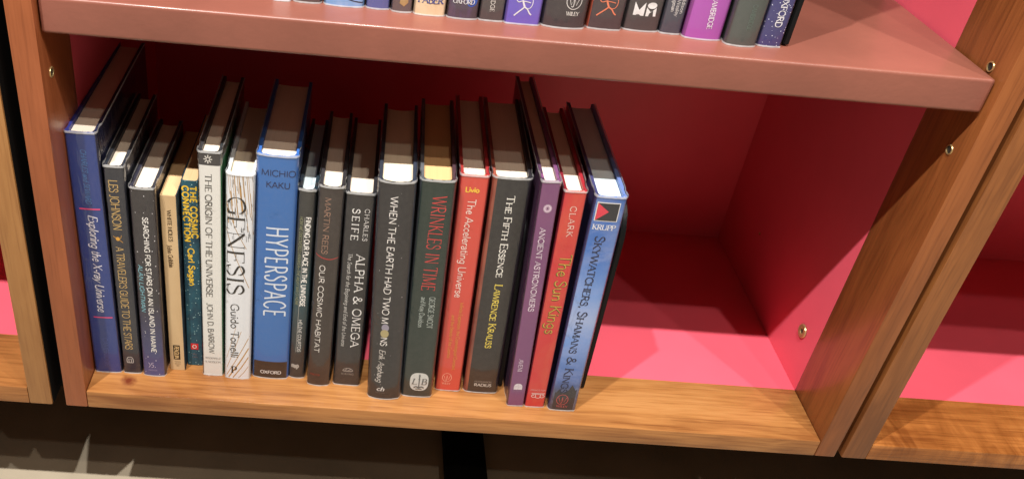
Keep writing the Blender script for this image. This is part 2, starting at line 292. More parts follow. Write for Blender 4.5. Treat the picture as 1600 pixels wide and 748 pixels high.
def spline(P, closed, k=5):
    out = []; n = len(P)
    g = (lambda i: P[i % n]) if closed else (lambda i: P[max(0, min(n-1, i))])
    for i in range(n if closed else n-1):
        p0, p1, p2, p3 = g(i-1), g(i), g(i+1), g(i+2)
        for j in range(k):
            t = j/k
            out.append(tuple(.5*(2*p1[a]+(p2[a]-p0[a])*t+(2*p0[a]-5*p1[a]+4*p2[a]-p3[a])*t*t+(3*p1[a]-p0[a]-3*p2[a]+p3[a])*t**3) for a in (0, 1)))
    if not closed: out.append(P[-1])
    return out
class Pen:
    """collects flat shapes in spine coordinates (u across, z up); mapped onto the curved spine afterwards"""
    def __init__(s): s.v = []; s.f = []; s.lay = 0
    def stroke(s, P, wfun, closed=False):
        if len(P) < 2: return
        Q = []; m_ = len(P)
        for i in range(m_ if closed else m_-1):
            a, c = P[i], P[(i+1) % m_]; k = max(1, int(abs(c[0]-a[0])/.0011))
            Q += [(a[0]+(c[0]-a[0])*j/k, a[1]+(c[1]-a[1])*j/k) for j in range(k)]
        if not closed: Q.append(P[-1])
        P = Q; n = len(P)
        b = len(s.v); s.lay += 1
        for i in range(n):
            a = P[(i-1) % n] if (closed or i > 0) else P[i]; c = P[(i+1) % n] if (closed or i < n-1) else P[i]
            dx, dy = c[0]-a[0], c[1]-a[1]; L = math.hypot(dx, dy) or 1e-9
            w = wfun(dx/L, dy/L)/2
            s.v.append((P[i][0]-dy/L*w, P[i][1]+dx/L*w, s.lay % 40)); s.v.append((P[i][0]+dy/L*w, P[i][1]-dx/L*w, s.lay % 40))
        for i in range(n if closed else n-1):
            j = (i+1) % n; s.f.append((b+2*i, b+2*i+1, b+2*j+1, b+2*j))
    def poly(s, P, lay=0):
        b = len(s.v); s.v += [(x, y, lay) for x, y in P]; s.f.append(tuple(range(b, b+len(P))))
    def text(s, txt, M, L, h, wt=.14, con=.35, serif=.0, slant=0, track=.0, smallcaps=False, center=True):
        """M maps text coords (x along, y up; metres) to spine coords"""
        if isinstance(wt, tuple): wt, con = wt
        items = []; x = 0
        for ch in txt:
            k = 1.0
            if smallcaps and ch.islower(): ch = ch.upper(); k = .78
            if ch not in G: continue
            adv, st = G[ch]; items.append((x, k, st)); x += (adv+track)*k
        tot = x-track if x else 1
        sx = L/tot
        for (x0, k, st) in items:
            for flags, pts in st:
                P = [((x0+px*k)*sx+slant*py*k*h, (py*k-.5)*h) for px, py in pts]
                if 'c' in flags: P = spline(P, 'o' in flags)
                tk = wt*h*(.5+.5*k); tn = tk*con
                if 'k' in flags: wf = lambda a, b, t=tk: t
                elif 'n' in flags: wf = lambda a, b, t=tn: t
                else: wf = lambda a, b: tn+(tk-tn)*abs(b)**1.3
                if flags[0] == 'k' and len(P) == 2 and abs(P[0][0]-P[1][0])+abs(P[0][1]-P[1][1]) < tk:  # dot
                    c = ((P[0][0]+P[1][0])/2, (P[0][1]+P[1][1])/2); P = [(c[0], c[1]-tk*.55), (c[0], c[1]+tk*.55)]
                s.stroke([M(p) for p in P], wf, 'o' in flags)
                if serif:
                    sl = min(serif*h, serif*1.3*sx)
                    for fl, q in (('s', P[0]), ('e', P[-1])):
                        if fl in flags:
                            yy = q[1]+(tn*.45 if q[1] < -.2*h else -tn*.45)
                            s.stroke([M((q[0]-sl*(.5+.25*('k' in flags)), yy)), M((q[0]+sl*(.5+.25*('k' in flags)), yy))], lambda a, b: tn*1.05)
                    for fl, q in (('t', P[0]), ('u', P[-1])):
                        if fl in flags:
                            dy = .12*h if q[1] < .0 else -.12*h
                            s.stroke([M((q[0], q[1]-dy*.2)), M((q[0], q[1]+dy))], lambda a, b: tn*1.1)
    def vtext(s, txt, box, **k):
        u0, z0, u1, z1, h = [v*.001 for v in box]
        L = math.hypot(u1-u0, z1-z0); d = ((u1-u0)/L, (z1-z0)/L); up = (-d[1], d[0])
        s.text(txt, lambda p: (u0+d[0]*p[0]+up[0]*p[1], z0+d[1]*p[0]+up[1]*p[1]), L, h, **k)
    def htext(s, txt, box, **k):
        u, z, w_, h = [v*.001 for v in box]
        s.text(txt, lambda p: (u-w_/2+p[0], z+p[1]), w_, h, **k)
    def shape(s, box, strokes=(), polys=()):
        """strokes: (points in -1..1, width mm, curved, closed)"""
        u, z, w_, h = [v*.001 for v in box]
        m = lambda p: (u+p[0]*w_/2, z+p[1]*h/2)
        for P, wd, cv, cl in strokes:
            Q = [m(p) for p in P]
            if cv: Q = spline(Q, cl)
            s.stroke(Q, lambda a, b: wd*.001, cl)
        for i, P in enumerate(polys): s.lay += 1; s.poly([m(p) for p in P], s.lay % 40)
    def build(s, name, mat, parent, front, off=.00016, cuts=0, w=0):
        bm = bmesh.new()
        if cuts:
            vs_ = [bm.verts.new((x, 0, y)) for x, y, l in s.v]
            for f in s.f:
                try: bm.faces.new([vs_[i] for i in f])
                except ValueError: pass
            for i in range(1, cuts):
                x = -w/2+w*i/cuts
                bmesh.ops.bisect_plane(bm, geom=bm.verts[:]+bm.edges[:]+bm.faces[:], plane_co=(x, 0, 0), plane_no=(1, 0, 0))
            for v in bm.verts: v.co.y = front(v.co.x)-off
        else:
            vs_ = [bm.verts.new((x, front(x)-off-l*.000004, y)) for x, y, l in s.v]
            for f in s.f:
                try: bm.faces.new([vs_[i] for i in f])
                except ValueError: pass
        bm.normal_update()
        for f in bm.faces:
            if f.normal.y > 0: f.normal_flip()
        return link(name, bm, mat, parent, recalc=False)
def circ(n=18, r=1, cx=0, cy=0, a0=0, a1=360):
    full = abs(a1-a0) >= 360
    return [(cx+r*math.cos(R(a0+(a1-a0)*i/(n if full else n-1))), cy+r*math.sin(R(a0+(a1-a0)*i/(n if full else n-1)))) for i in range(n)]
INK = {}
def ink(r, g, b, rough=.45, metallic=0):
    k = (r, g, b)
    if k not in INK:
        m = NT('print_ink'); c = lin(r, g, b)
        n = m.noise(m.coord(), 700, 3); m.col(m.ramp(n, [(.25, tuple(x*.9 for x in c[:3])+(1,)), (.6, c)])); m.set(Roughness=rough, Specular_IOR_Level=.3)
        INK[k] = m.m
    return INK[k]
WHITE = (240, 239, 236)

# ------------------------------------------------------------------ book materials
def jacket(name, stops, h, mott=None, bands=(), rough=.42, streak=0.0, dots=None, spec=.4):
    """stops: colours by height fraction (printed gradient or painted-in shelf reflection); bands: (z0,z1,col) in mm; mott: (scale, amount, colour, stretch)"""
    m = NT(name); tc = m.n('TexCoord'); sp = m.n('SeparateXYZ'); m.l(tc, 'Object', sp, 0)
    if len(stops) == 1: c = stops[0][1]; c = m.mix(0.0, c, c)
    else: c = m.ramp(m.math('DIVIDE', sp.outputs[2], h), stops)
    v = m.coord()
    if mott:
        sc_, am, cc, stv = mott
        n = m.noise(m.coord(stv), sc_, 6, .6, .6)
        c = m.mix(m.math('MULTIPLY', m.ramp(n, [(.42, (0, 0, 0, 1)), (.66, (1, 1, 1, 1))]), am), c, cc)
    fine = m.noise(v, 260, 4); c = m.mix(m.math('MULTIPLY', m.ramp(fine, [(.35, (0, 0, 0, 1)), (.75, (1, 1, 1, 1))]), .04), c, (.30, .28, .27, 1))
    if dots:
        vo = m.n('TexVoronoi'); m.t.links.new(v, vo.inputs['Vector']); vo.inputs['Scale'].default_value = dots[0]
        d = m.math('LESS_THAN', vo.outputs['Distance'], dots[1]); c = m.mix(d, c, dots[2])
    for (z0, z1, cc) in bands:
        f = m.math('MULTIPLY', m.math('GREATER_THAN', sp.outputs[2], z0*.001), m.math('LESS_THAN', sp.outputs[2], z1*.001))
        c = m.mix(f, c, cc)
    m.col(c); m.set(Roughness=rough, Specular_IOR_Level=spec)
    m.bump(m.noise(m.coord((1, 1, .12)), 90, 3), .12, .0006)
    return m.m
def film_mat(name, base, edge=False):
    m = NT(name); t = m.t; t.nodes.remove(m.b)
    out = t.nodes['Material Output']
    tr = m.n('BsdfTransparent'); gs = m.n('BsdfGlossy'); gs.inputs['Roughness'].default_value = .07 if not edge else .12
    tr.inputs[0].default_value = (1, 1, 1, 1) if not edge else (.9, .91, .92, 1)
    bp = m.n('Bump'); bp.inputs['Strength'].default_value = .45 if not edge else 1.0; bp.inputs['Distance'].default_value = .0025
    hv = m.math('ADD', m.noise(m.coord((1, 1, .22)), 60, 3, .5, .5), m.math('MULTIPLY', m.noise(m.coord((1, 1, .08)), 240, 2), .25))
    cr = m.noise(m.coord((1, 1, .55), (3, 1, 2)), 34, 3, .5, 1.4)
    ridge = m.math('MAXIMUM', m.math('SUBTRACT', 1.0, m.math('MULTIPLY', m.math('ABSOLUTE', m.math('SUBTRACT', cr, .5)), 26)), 0.0)
    mask = m.ramp(m.noise(m.coord((1, 1, .7), (7, 4, 1)), 22, 2), [(.53, (0, 0, 0, 1)), (.62, (1, 1, 1, 1))])
    hv = m.math('ADD', hv, m.math('MULTIPLY', m.math('MULTIPLY', ridge, mask), .8))
    t.links.new(hv, bp.inputs['Height'])
    t.links.new(bp.outputs[0], gs.inputs['Normal'])
    ge = m.n('NewGeometry'); dt = m.n('VectorMath', operation='DOT_PRODUCT'); t.links.new(ge.outputs['Incoming'], dt.inputs[0]); t.links.new(bp.outputs[0], dt.inputs[1])
    fr = m.math('POWER', m.math('SUBTRACT', 1.0, m.math('MINIMUM', m.math('ABSOLUTE', dt.outputs['Value']), 1.0)), 5.0)
    fac = m.math('ADD', m.math('MULTIPLY', fr, .75), .052+base)
    mx = m.n('MixShader'); t.links.new(fac, mx.inputs[0]); t.links.new(tr.outputs[0], mx.inputs[1]); t.links.new(gs.outputs[0], mx.inputs[2])
    last = mx
    if edge:
        df = m.n('BsdfDiffuse'); df.inputs[0].default_value = (.8, .82, .84, 1)
        m2 = m.n('MixShader'); m2.inputs[0].default_value = .45  # folded rim is whitish; this diffuse also paints its highlight
        t.links.new(mx.outputs[0], m2.inputs[1]); t.links.new(df.outputs[0], m2.inputs[2]); last = m2
    t.links.new(last.outputs[0], out.inputs['Surface'])
    return m.m
FILM = film_mat('clear_film', .012); FILME = film_mat('film_edge', .10, True)
def paper(name, c, dark):
    m = NT(name)
    n = m.noise(m.coord((420, 3, 3)), 4, 3, .6); n2 = m.noise(m.coord((40, 8, 8)), 2, 3)
    f = m.math('ADD', m.math('MULTIPLY', n, .6), m.math('MULTIPLY', n2, .4))
    m.col(m.ramp(f, [(.25, tuple((x+y)/2 for x, y in zip(dark, c))), (.60, c)])); m.bump(n, .35, .0006); m.set(Roughness=.85, Specular_IOR_Level=.15)
    return m.m
P_white = paper('white_pages', (.80, .70, .58, 1), (.62, .52, .41, 1))
P_cream = paper('cream_pages', (.76, .66, .50, 1), (.58, .49, .36, 1))
P_yellow = paper('yellowed_pages', (.66, .42, .20, 1), (.54, .33, .15, 1))
P_tan = paper('browned_pages', (.66, .45, .24, 1), (.40, .25, .12, 1))
P_blue = paper('bluish_pages', (.66, .78, .82, 1), (.5, .62, .68, 1))

# ------------------------------------------------------------------ book builder
def make_book(x, y, z, w, h, d, lean, yaw, bulge, p, label, mats, pages, film=True, paperback=False, cat='book', group='books standing in a row', lk=-.46, rk=.46):
    """mats: (spine, left side, right side); returns root, jacket, front()"""
    ln = R(lean)
    lift = w/2*abs(math.sin(ln))
    rt = empty('book', (x, y, z+lift+.0003), label, cat, group, (0, ln, R(yaw)))
    hw = w/2; bl = bulge*.001
    rc = 0 if paperback else .0024
    def front(u):
        t = min(1, abs(u/hw)); return -bl*(1-t**p)+rc*max(0, (t-.84)/.16)**2
    def path(off):
        """open U from back left, round the spine, to back right"""
        P = []; a = hw+off; dep = d
        groove = 0 if paperback else .0007
        ys_ = [dep, dep*.6, .016, .0125, .0095, .0065, .0042]
        for yy in ys_: P.append((-a+(groove if abs(yy-.0095) < .0035 and off >= 0 else 0), yy))
        N = 24
        for i in range(N+1):
            t = -1+2*i/N; t = math.copysign(1-(1-abs(t))**1.35, t)
            u = t*hw
            P.append((u*(1+off/hw), front(u)-off))
        for yy in reversed(ys_): P.append((a-(groove if abs(yy-.0095) < .0035 and off >= 0 else 0), yy))
        return P
    th = .0009 if paperback else .0028
    po, pi = path(0), path(-th)
    bm = bmesh.new(); n = len(po)
    v = [[bm.verts.new((q[0], q[1], zz)) for q in P] for P, zz in ((po, 0), (po, h), (pi, h), (pi, 0))]
    for i in range(n-1):
        xm = (po[i][0]+po[i+1][0])/2/w; ymid = (po[i][1]+po[i+1][1])/2
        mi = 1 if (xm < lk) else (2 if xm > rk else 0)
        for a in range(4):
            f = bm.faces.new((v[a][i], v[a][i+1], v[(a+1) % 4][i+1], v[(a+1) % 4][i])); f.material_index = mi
    for i in (0, n-1): bm.faces.new([v[a][i] for a in range(4)])
    jk = link('cover' if paperback else 'dust_jacket', bm, list(mats), rt, True)
    # pages
    zt = h-.0002 if paperback else h-.0034; zb = .0002 if paperback else .003
    gp = .0001 if paperback else .0003
    a = hw-th-gp; N = 12; bm = bmesh.new()
    us = [-a+2*a*i/N for i in range(N+1)]
    fr = [(u, front(u)+th+.0005+(.0012 if abs(i-N/2) == N/2 else 0)) for i, u in enumerate(us)]
    conc = bl*.7
    bk = [(u, d-(.0005 if paperback else .0035)-conc*(1-(u/a)**2)) for u in reversed(us)]
    ring = fr+bk
    b0 = [bm.verts.new((q[0], q[1], zb)) for q in ring]; b1 = [bm.verts.new((q[0], q[1], zt)) for q in ring]
    m_ = len(ring)
    for i in range(m_): bm.faces.new((b0[i], b0[(i+1) % m_], b1[(i+1) % m_], b1[i]))
    M2 = 2*(N+1)-1
    for i in range(N):
        bm.faces.new((b1[i], b1[i+1], b1[M2-i-1], b1[M2-i])); bm.faces.new((b0[i], b0[i+1], b0[M2-i-1], b0[M2-i]))
    link('page_block', bm, pages, rt)
    if film:
        bm = bmesh.new(); ps = path(.00045); n = len(ps); r2 = random.Random(label)
        zs = [-.0001, .0011, .012]+[.012+(h-.02)*k/7 for k in range(1, 8)]+[h-.003, h-.0004, h+.0019]
        rows = []
        for k, zz in enumerate(zs):
            row = []
            for i, (px, py) in enumerate(ps):
                j = r2.uniform(-1, 1)
                edge = k == len(zs)-1
                e2 = k >= len(zs)-2 or k == 0
                ny = -1 if abs(px) < hw*.9 else -.2
                o = j*.00035 if e2 else abs(j)*.00012
                row.append(bm.verts.new((px+(math.copysign(o, px) if abs(px) > hw*.8 else 0), py+ny*abs(o), zz+(j*.0007 if edge else 0))))
            rows.append(row)
        for k in range(len(rows)-1):
            for i in range(n-1):
                f = bm.faces.new((rows[k][i], rows[k][i+1], rows[k+1][i+1], rows[k+1][i])); f.material_index = 1 if (k >= len(rows)-2 or k == 0) else 0
        link('clear_sleeve', bm, [FILM, FILME], rt, True)
    return rt, jk, front

HM = .001
def spec(key, x, y, w, h, d, lean, yaw, bulge, p, label, mats, pages, **k):
    rt, jk, fr = make_book(x*HM, (y-(.3 if k.get('paperback') else (2.6 if x > 390 else 1.5)))*HM, 0, w*HM, h*HM, d*HM, lean, yaw, bulge, p, label, mats, pages, **k)
    def put(name, col, fn, off=.00016, cuts=0):
        pen = Pen(); fn(pen); return pen.build(name, ink(*col), jk, fr, off, cuts, w*HM)
    return rt, jk, fr, put
SERIF = dict(serif=.2, wt=.165, con=.48); SERIFL = dict(serif=.18, wt=.14, con=.55)
ITAL = dict(serif=.10, wt=.135, con=.5, slant=.26); SANS = dict(wt=.13, con=.95); SANSB = dict(wt=.20, con=.95); THIN = dict(wt=.09, con=.95)
def J(name, c, h, **k): return jacket(name, [(0, lin(*c))], h*HM, **k)
def G2(name, st, h, **k): return jacket(name, [(a, lin(*c)) for a, c in st], h*HM, **k)

def wjv(pen, box, wd=.5):
    pen.shape(box, [(circ(22, 1), wd, False, True), ([(-.7, .45), (-.35, -.5), (0, .35), (.35, -.5), (.7, .45)], wd, False, False), ([(0, .5), (0, -.45), (-.12, -.72), (-.3, -.6)], wd, True, False)])

# 1
b = spec('xray', 13.3, 30.0, 25.0, 250.8, 178, -.2, .9, 1.2, 3, 'wide tall dark blue book with two thin pink lines, leftmost in the row',
    [J('blue_jacket', (32, 58, 126), 251), J('navy_side', (44, 52, 128), 251), J('navy_front', (30, 34, 62), 251)], P_white)
put = b[3]
put('author_lettering', (70, 126, 196), lambda q: q.vtext('CHARLES and SEWARD', (1.3, 236.8, .8, 185.9, 4.2), **ITAL))
put('rule_line', (226, 74, 128), lambda q: q.shape((1, 180.7, 16.8, 1.3), [([(-1, 0), (-.3, 0), (.3, 0), (1, 0)], 1.3, False, False)]))
put('rule_line', (226, 74, 128), lambda q: q.shape((1.2, 65.9, 16.5, 1.5), [([(-1, 0), (-.3, 0), (.3, 0), (1, 0)], 1.2, False, False)]))
put('title_lettering', (226, 226, 240), lambda q: q.vtext('Exploring the X-ray Universe', (2.6, 175, 1.2, 72.5, 7.2), **ITAL))
put('publisher_lettering', (72, 92, 165), lambda q: q.vtext('CAMBRIDGE', (.8, 42, -.1, 8, 4.2), **SERIFL))
# 2
GOLD = (204, 172, 112)
b = spec('les', 35.6, 30.7, 16.6, 222, 131, 0, 1.05, .9, 3, 'slim charcoal book with gold art nouveau lettering and a small comet',
    [J('charcoal_jacket', (38, 44, 56), 222), J('charcoal_side', (40, 42, 50), 222), J('charcoal_front', (46, 48, 56), 222)], P_white)
put = b[3]
put('author_lettering', GOLD, lambda q: q.vtext('LES JOHNSON', (-1.2, 210, -1, 161, 7), wt=.10, con=.8, serif=.08))
put('comet_emblem', (214, 158, 60), lambda q: q.shape((-1.6, 152.3, 8, 9.5), [([(-.95, .55), (-.2, .05), (.5, -.35), (1, -.75)], .45, True, False), ([(.8, .8), (.6, .2), (.1, -.2)], .35, True, False)], [circ(16, .42, 0, .0)]))
put('title_lettering', GOLD, lambda q: q.vtext("A TRAVELER'S GUIDE TO THE STARS", (-.9, 144, -1.3, 29, 6.4), wt=.10, con=.8, serif=.06))
put('publisher_mark', (190, 190, 190), lambda q: q.shape((-1.3, 16.5, 5.5, 7), [([(-1, -1), (-1, .2), (-.5, .9), (.5, .9), (1, .2), (1, -1)], .6, True, False), ([(-.4, -1), (-.4, .3), (.4, .3), (.4, -1)], .6, False, False), ([(-1, -1), (1, -1)], .7, False, False)]))
# 3
b = spec('stars', 55.9, 29.5, 20.6, 204.5, 119, .3, 0, 1.6, 2.6, 'charcoal book fading to violet blue at its foot, white and pale blue lettering',
    [G2('star_jacket', [(0, (74, 82, 136)), (.14, (62, 68, 112)), (.42, (46, 46, 56)), (1, (49, 49, 54))], 204.5, dots=(210, .10, (.75, .75, .8, 1))), J('star_side', (44, 44, 58), 204), J('star_front', (50, 50, 58), 204)], P_white)
put = b[3]
put('title_lettering', WHITE, lambda q: q.vtext('SEARCHING FOR STARS ON AN ISLAND IN MAINE', (1.7, 177.5, 1.4, 29.3, 4.2), wt=.17, con=.95))
put('author_lettering', (132, 196, 214), lambda q: q.vtext('ALAN LIGHTMAN', (-5.3, 128, -5.1, 76.4, 3.7), wt=.14, con=.95, slant=.15))
put('publisher_mark', (196, 190, 214), lambda q: q.shape((-1.3, 13, 6, 6.4), [([(-1, 1), (-.6, .3), (-.6, -.2), (-1, -.8)], .5, True, False), ([(.5, 1), (-.05, .9), (-.1, .3), (.4, .2), (.4, -.5), (-.2, -.8)], .5, True, False), ([(.8, -.7), (.95, -.7)], .7, False, False)]))
put('publisher_line', (150, 146, 190), lambda q: q.htext('PANTHEON', (-1, 7.2, 8, 1.7), **THIN))
# 4
b = spec('white', 75.9, 37.4, 13.6, 193.5, 112, 0, 0, .4, 4, 'thin worn cream paperback with a black publisher panel near the foot',
    [J('cream_cover', (196, 168, 128), 193, mott=(26, .45, lin(160, 128, 88), (1, 1, .4)), rough=.6), J('cream_side', (176, 146, 104), 193), J('night_front', (26, 36, 48), 193, mott=(60, .6, lin(70, 92, 100), (1, 1, 1)))], P_tan, film=False, paperback=True)
put = b[3]
put('title_lettering', (40, 32, 28), lambda q: q.vtext('WHITE HOLES', (0, 179.4, .3, 147.5, 3.3), **SERIF))
put('author_lettering', (84, 64, 44), lambda q: q.vtext('John Gribbin', (-1.2, 144, -.4, 120, 3.9), **SERIFL))
put('publisher_panel', (28, 24, 22), lambda q: q.shape((-.3, 22, 6.2, 17.4), [], [[(-1, -1), (1, -1), (1, 1), (-1, 1)]]))
put('publisher_lettering', (196, 164, 116), lambda q: q.vtext('PENGUIN', (-.3, 29.5, -.3, 14.5, 4), wt=.2, con=.6, serif=.12), .0004)
put('price_lettering', (70, 52, 36), lambda q: (q.htext('FICTION', (.1, 10.4, 5.5, 1.3), **THIN), q.htext('SCIENCE', (.1, 8, 5.5, 1.3), **THIN), q.htext('ISBN', (.1, 5.6, 3, 1.3), **THIN)))
# 5
b = spec('cosmic', 90.4, 45.5, 14.0, 204.3, 118, .5, 0, .5, 4, 'thin teal speckled paperback with bold yellow lettering and a red square',
    [J('teal_cover', (34, 84, 100), 204, mott=(60, .75, lin(18, 44, 64), (1, 1, 1)), dots=(330, .16, (.35, .55, .55, 1)), rough=.5), J('teal_side', (30, 60, 74), 204), J('teal_front', (28, 62, 78), 204)], P_tan, film=False, paperback=True)
put = b[3]
YEL = (232, 192, 62)
put('title_lettering', YEL, lambda q: (q.vtext('THE COSMIC', (2.9, 199.5, 3.4, 147, 5.0), wt=.27, con=.92, track=.1), q.vtext('CONNECTION', (-3.5, 199.5, -2.7, 143, 5.0), wt=.27, con=.92, track=.1)))
put('author_lettering', YEL, lambda q: q.vtext('* Carl Sagan', (-.4, 141, .2, 95, 5.2), wt=.22, con=.92))
put('publisher_square', (206, 44, 52), lambda q: q.shape((.1, 23.5, 7, 7.4), [], [[(-1, -1), (1, -1), (1, 1), (-1, 1)]]))
put('publisher_mark', (225, 215, 205), lambda q: q.shape((.1, 23.5, 3.4, 4), [(circ(12), .7, False, True)]), .0004)
put('price_lettering', (150, 120, 120), lambda q: (q.htext('DELL', (.1, 14, 4, 1.6), **THIN), q.htext('SERIES', (.1, 10.5, 5, 1.2), **THIN)))
# 6
b = spec('origin', 109.3, 35.3, 18.9, 239.4, 141, .5, .45, .9, 4, 'white spined book with a dark top band bearing a white starburst flower',
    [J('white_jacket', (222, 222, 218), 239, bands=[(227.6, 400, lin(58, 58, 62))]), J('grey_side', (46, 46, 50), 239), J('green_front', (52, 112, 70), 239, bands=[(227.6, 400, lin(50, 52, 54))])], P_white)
put = b[3]
put('flower_emblem', (214, 212, 206), lambda q: q.shape((-1.1, 233.4, 7.2, 8.2), [([(math.cos(R(a))*.3, math.sin(R(a))*.3), (math.cos(R(a))*.95, math.sin(R(a))*.95)], .85, False, False) for a in range(0, 360, 45)]+[(circ(14, .36), .4, False, True)]))
put('title_lettering', (84, 84, 84), lambda q: q.vtext('THE ORIGIN OF THE UNIVERSE', (-1, 219.8, -1.9, 93.5, 5.2), **SERIF))
put('author_lettering', (104, 104, 104), lambda q: q.vtext('JOHN D. BARROW', (-1.8, 86.5, -.8, 27.3, 4.8), **SERIF))
put('publisher_lettering', (96, 96, 96), lambda q: (q.htext('WEIDENFELD', (.3, 21.3, 14.4, 2.1), **THIN), q.htext('& NICOLSON', (.2, 16.8, 14, 2.1), **THIN)))
# 7
b = spec('genesis', 132.3, 33.6, 23.6, 222, 129, 1.0, .7, 1.8, 2.6, 'white book with gold streaks and very large black serif title',
    [J('streaked_jacket', (226, 230, 236), 222, mott=(40, .35, lin(190, 196, 206), (1, 1, .1))), J('white_side', (214, 222, 226), 222), J('white_front', (212, 216, 214), 222)], P_cream)
put = b[3]
def streaks(q):
    r = random.Random(3)
    for i in range(17):
        u = -11.2+i*1.28+r.uniform(-.4, .4); z1 = 221.5 if i % 3 else r.uniform(185, 215); L = r.uniform(16, 44)
        P = [(u*HM, z1*HM), ((u+L*.04)*HM, (z1-L*.5)*HM), (min(11.4, u+L*.09)*HM, (z1-L)*HM)]
        ww = r.choice([.3, .35, .5, .8]); q.stroke(P, lambda a, b: ww*HM*(1 if 1 else 0))
    for P in ([(-11, 170), (-6, 150), (4, 122), (9, 108)], [(-11, 196), (-4, 172), (6, 150)]):
        q.stroke(spline([(u*HM, z*HM) for u, z in P], False), lambda a, b: .5*HM)
def fan(q):
    for (u0, z0, u1, z1, ww) in ((-11, 1, 10.5, 52, .6), (-8, 1, 11, 40, 1.1), (-4, 1, 11, 29, .9), (-10.8, 9, 3, 58, .4), (1, 1, 11, 17, .5), (-11, 20, -2, 62, .3)):
        q.stroke([(u0*HM, z0*HM), ((u0+u1)/2*HM, (z0+z1)/2*HM-.001), (u1*HM, z1*HM)], lambda a, b: ww*HM)
put('streak_pattern', (176, 138, 84), streaks, .00008); put('streak_pattern', (186, 142, 78), fan, .00008)
def dashes(q):
    r = random.Random(9)
    for i in range(46):
        u = r.uniform(-10, 10); z = r.uniform(162, 220); q.stroke([(u*HM, z*HM), ((u+.45)*HM, (z-r.uniform(3, 7))*HM)], lambda a, b: .3*HM)
put('dash_print', (84, 88, 92), dashes, .0001)
put('title_lettering', (34, 34, 36), lambda q: q.vtext('GENESIS', (-2.8, 202, -2.9, 99, 14.6), serif=.16, wt=.135, con=.22))
put('author_lettering', (62, 62, 64), lambda q: q.vtext('Guido Tonelli', (-3, 89.6, -2.8, 26, 7.0), serif=.08, wt=.14, con=.55))
put('publisher_mark', (40, 42, 46), lambda q: q.htext('P', (-3.2, 11, 5, 8), serif=.2, wt=.17, con=.4))
# 8
b = spec('hyper', 162.5, 37.5, 33.8, 240, 140, .7, 0, 2.2, 2.4, 'thick bright blue book with tall condensed white title and dark foot band',
    [J('bright_blue_jacket', (50, 106, 176), 240, bands=[(-1, 20.8, lin(50, 42, 40))]), J('blue_side', (48, 96, 172), 240), J('blue_front', (50, 98, 172), 240)], P_white)
put = b[3]
put('author_lettering', (28, 42, 84), lambda q: (q.htext('MICHIO', (1.2, 224.6, 28, 5.6), **SANS), q.htext('KAKU', (1.3, 213.6, 20, 5.6), **SANS)))
put('title_lettering', (214, 224, 238), lambda q: q.vtext('HYPERSPACE', (2, 172.4, 2, 75.4, 18.6), wt=.085, con=.95, track=.12))
put('publisher_lettering', (222, 222, 222), lambda q: q.htext('OXFORD', (.6, 7.6, 19.3, 3.6), wt=.18, con=.8))
# 9
b = spec('find', 187.1, 40.7, 15.6, 208.6, 125, .9, -.8, 2.4, 2.2, 'slim dark book with teal sheen between the bright blue book and a brown one',
    [G2('teal_dark_jacket', [(0, (44, 46, 50)), (.25, (40, 50, 56)), (.5, (28, 72, 84)), (.72, (46, 52, 56)), (1, (50, 52, 54))], 208.6), J('teal_dark_side', (34, 44, 52), 208), J('teal_dark_front', (30, 48, 58), 208)], P_blue)  # teal in the middle is the jacket's own printed gradient
put = b[3]
put('title_lettering', WHITE, lambda q: q.vtext('FINDING OUR PLACE IN THE UNIVERSE', (2.1, 183, 1.4, 87, 4.1), wt=.22, con=.92))
put('subtitle_lettering', (138, 142, 112), lambda q: q.vtext("HOW WE DISCOVERED LANIAKEA_THE MILKY WAY'S HOME", (-3.6, 183, -3.7, 88, 2.6), wt=.14, con=.95, slant=.15))
put('rule_line', (160, 160, 156), lambda q: q.stroke([(-.0009, .1824), (-.0014, .1), (-.0018, .0325)], lambda a, b: .0004))
put('author_lettering', (206, 206, 204), lambda q: q.vtext('H1L2NE COURTOIS', (.5, 71.8, .9, 33, 2.9), wt=.17, con=.95))
put('publisher_mark', (170, 168, 164), lambda q: q.htext('nup', (-1.7, 16, 6.6, 6.2), wt=.2, con=.95))
# 10
b = spec('rees', 208.3, 32.7, 21.0, 218.4, 132, .5, -.5, 2.6, 2.2, 'brown grey book with a thin curved red line under the author name',
    [G2('brown_grey_jacket', [(0, (54, 44, 44)), (.4, (50, 45, 46)), (1, (54, 49, 50))], 218), J('brown_grey_side', (48, 46, 50), 218), J('brown_grey_front', (44, 42, 46), 218)], P_white)  # browner foot paints the shelf's reflection into the jacket
put = b[3]
put('author_lettering', (166, 132, 114), lambda q: q.vtext('MARTIN REES', (-2.3, 209.1, -2.5, 152, 4.8), serif=.08, wt=.12, con=.6))
put('red_arc_line', (190, 58, 58), lambda q: q.stroke(spline([(-.0098, .1512), (-.004, .1482), (.003, .1472), (.0098, .1490)], False), lambda a, b: .0007))
put('title_lettering', (236, 233, 230), lambda q: q.vtext('OUR COSMIC HABITAT', (-3.3, 140.5, -3.6, 41, 4.5), wt=.125, con=.9))
put('publisher_lettering', (124, 44, 42), lambda q: q.htext('PRINCETON', (-3.6, 13.5, 9, 2.2), **SANS))
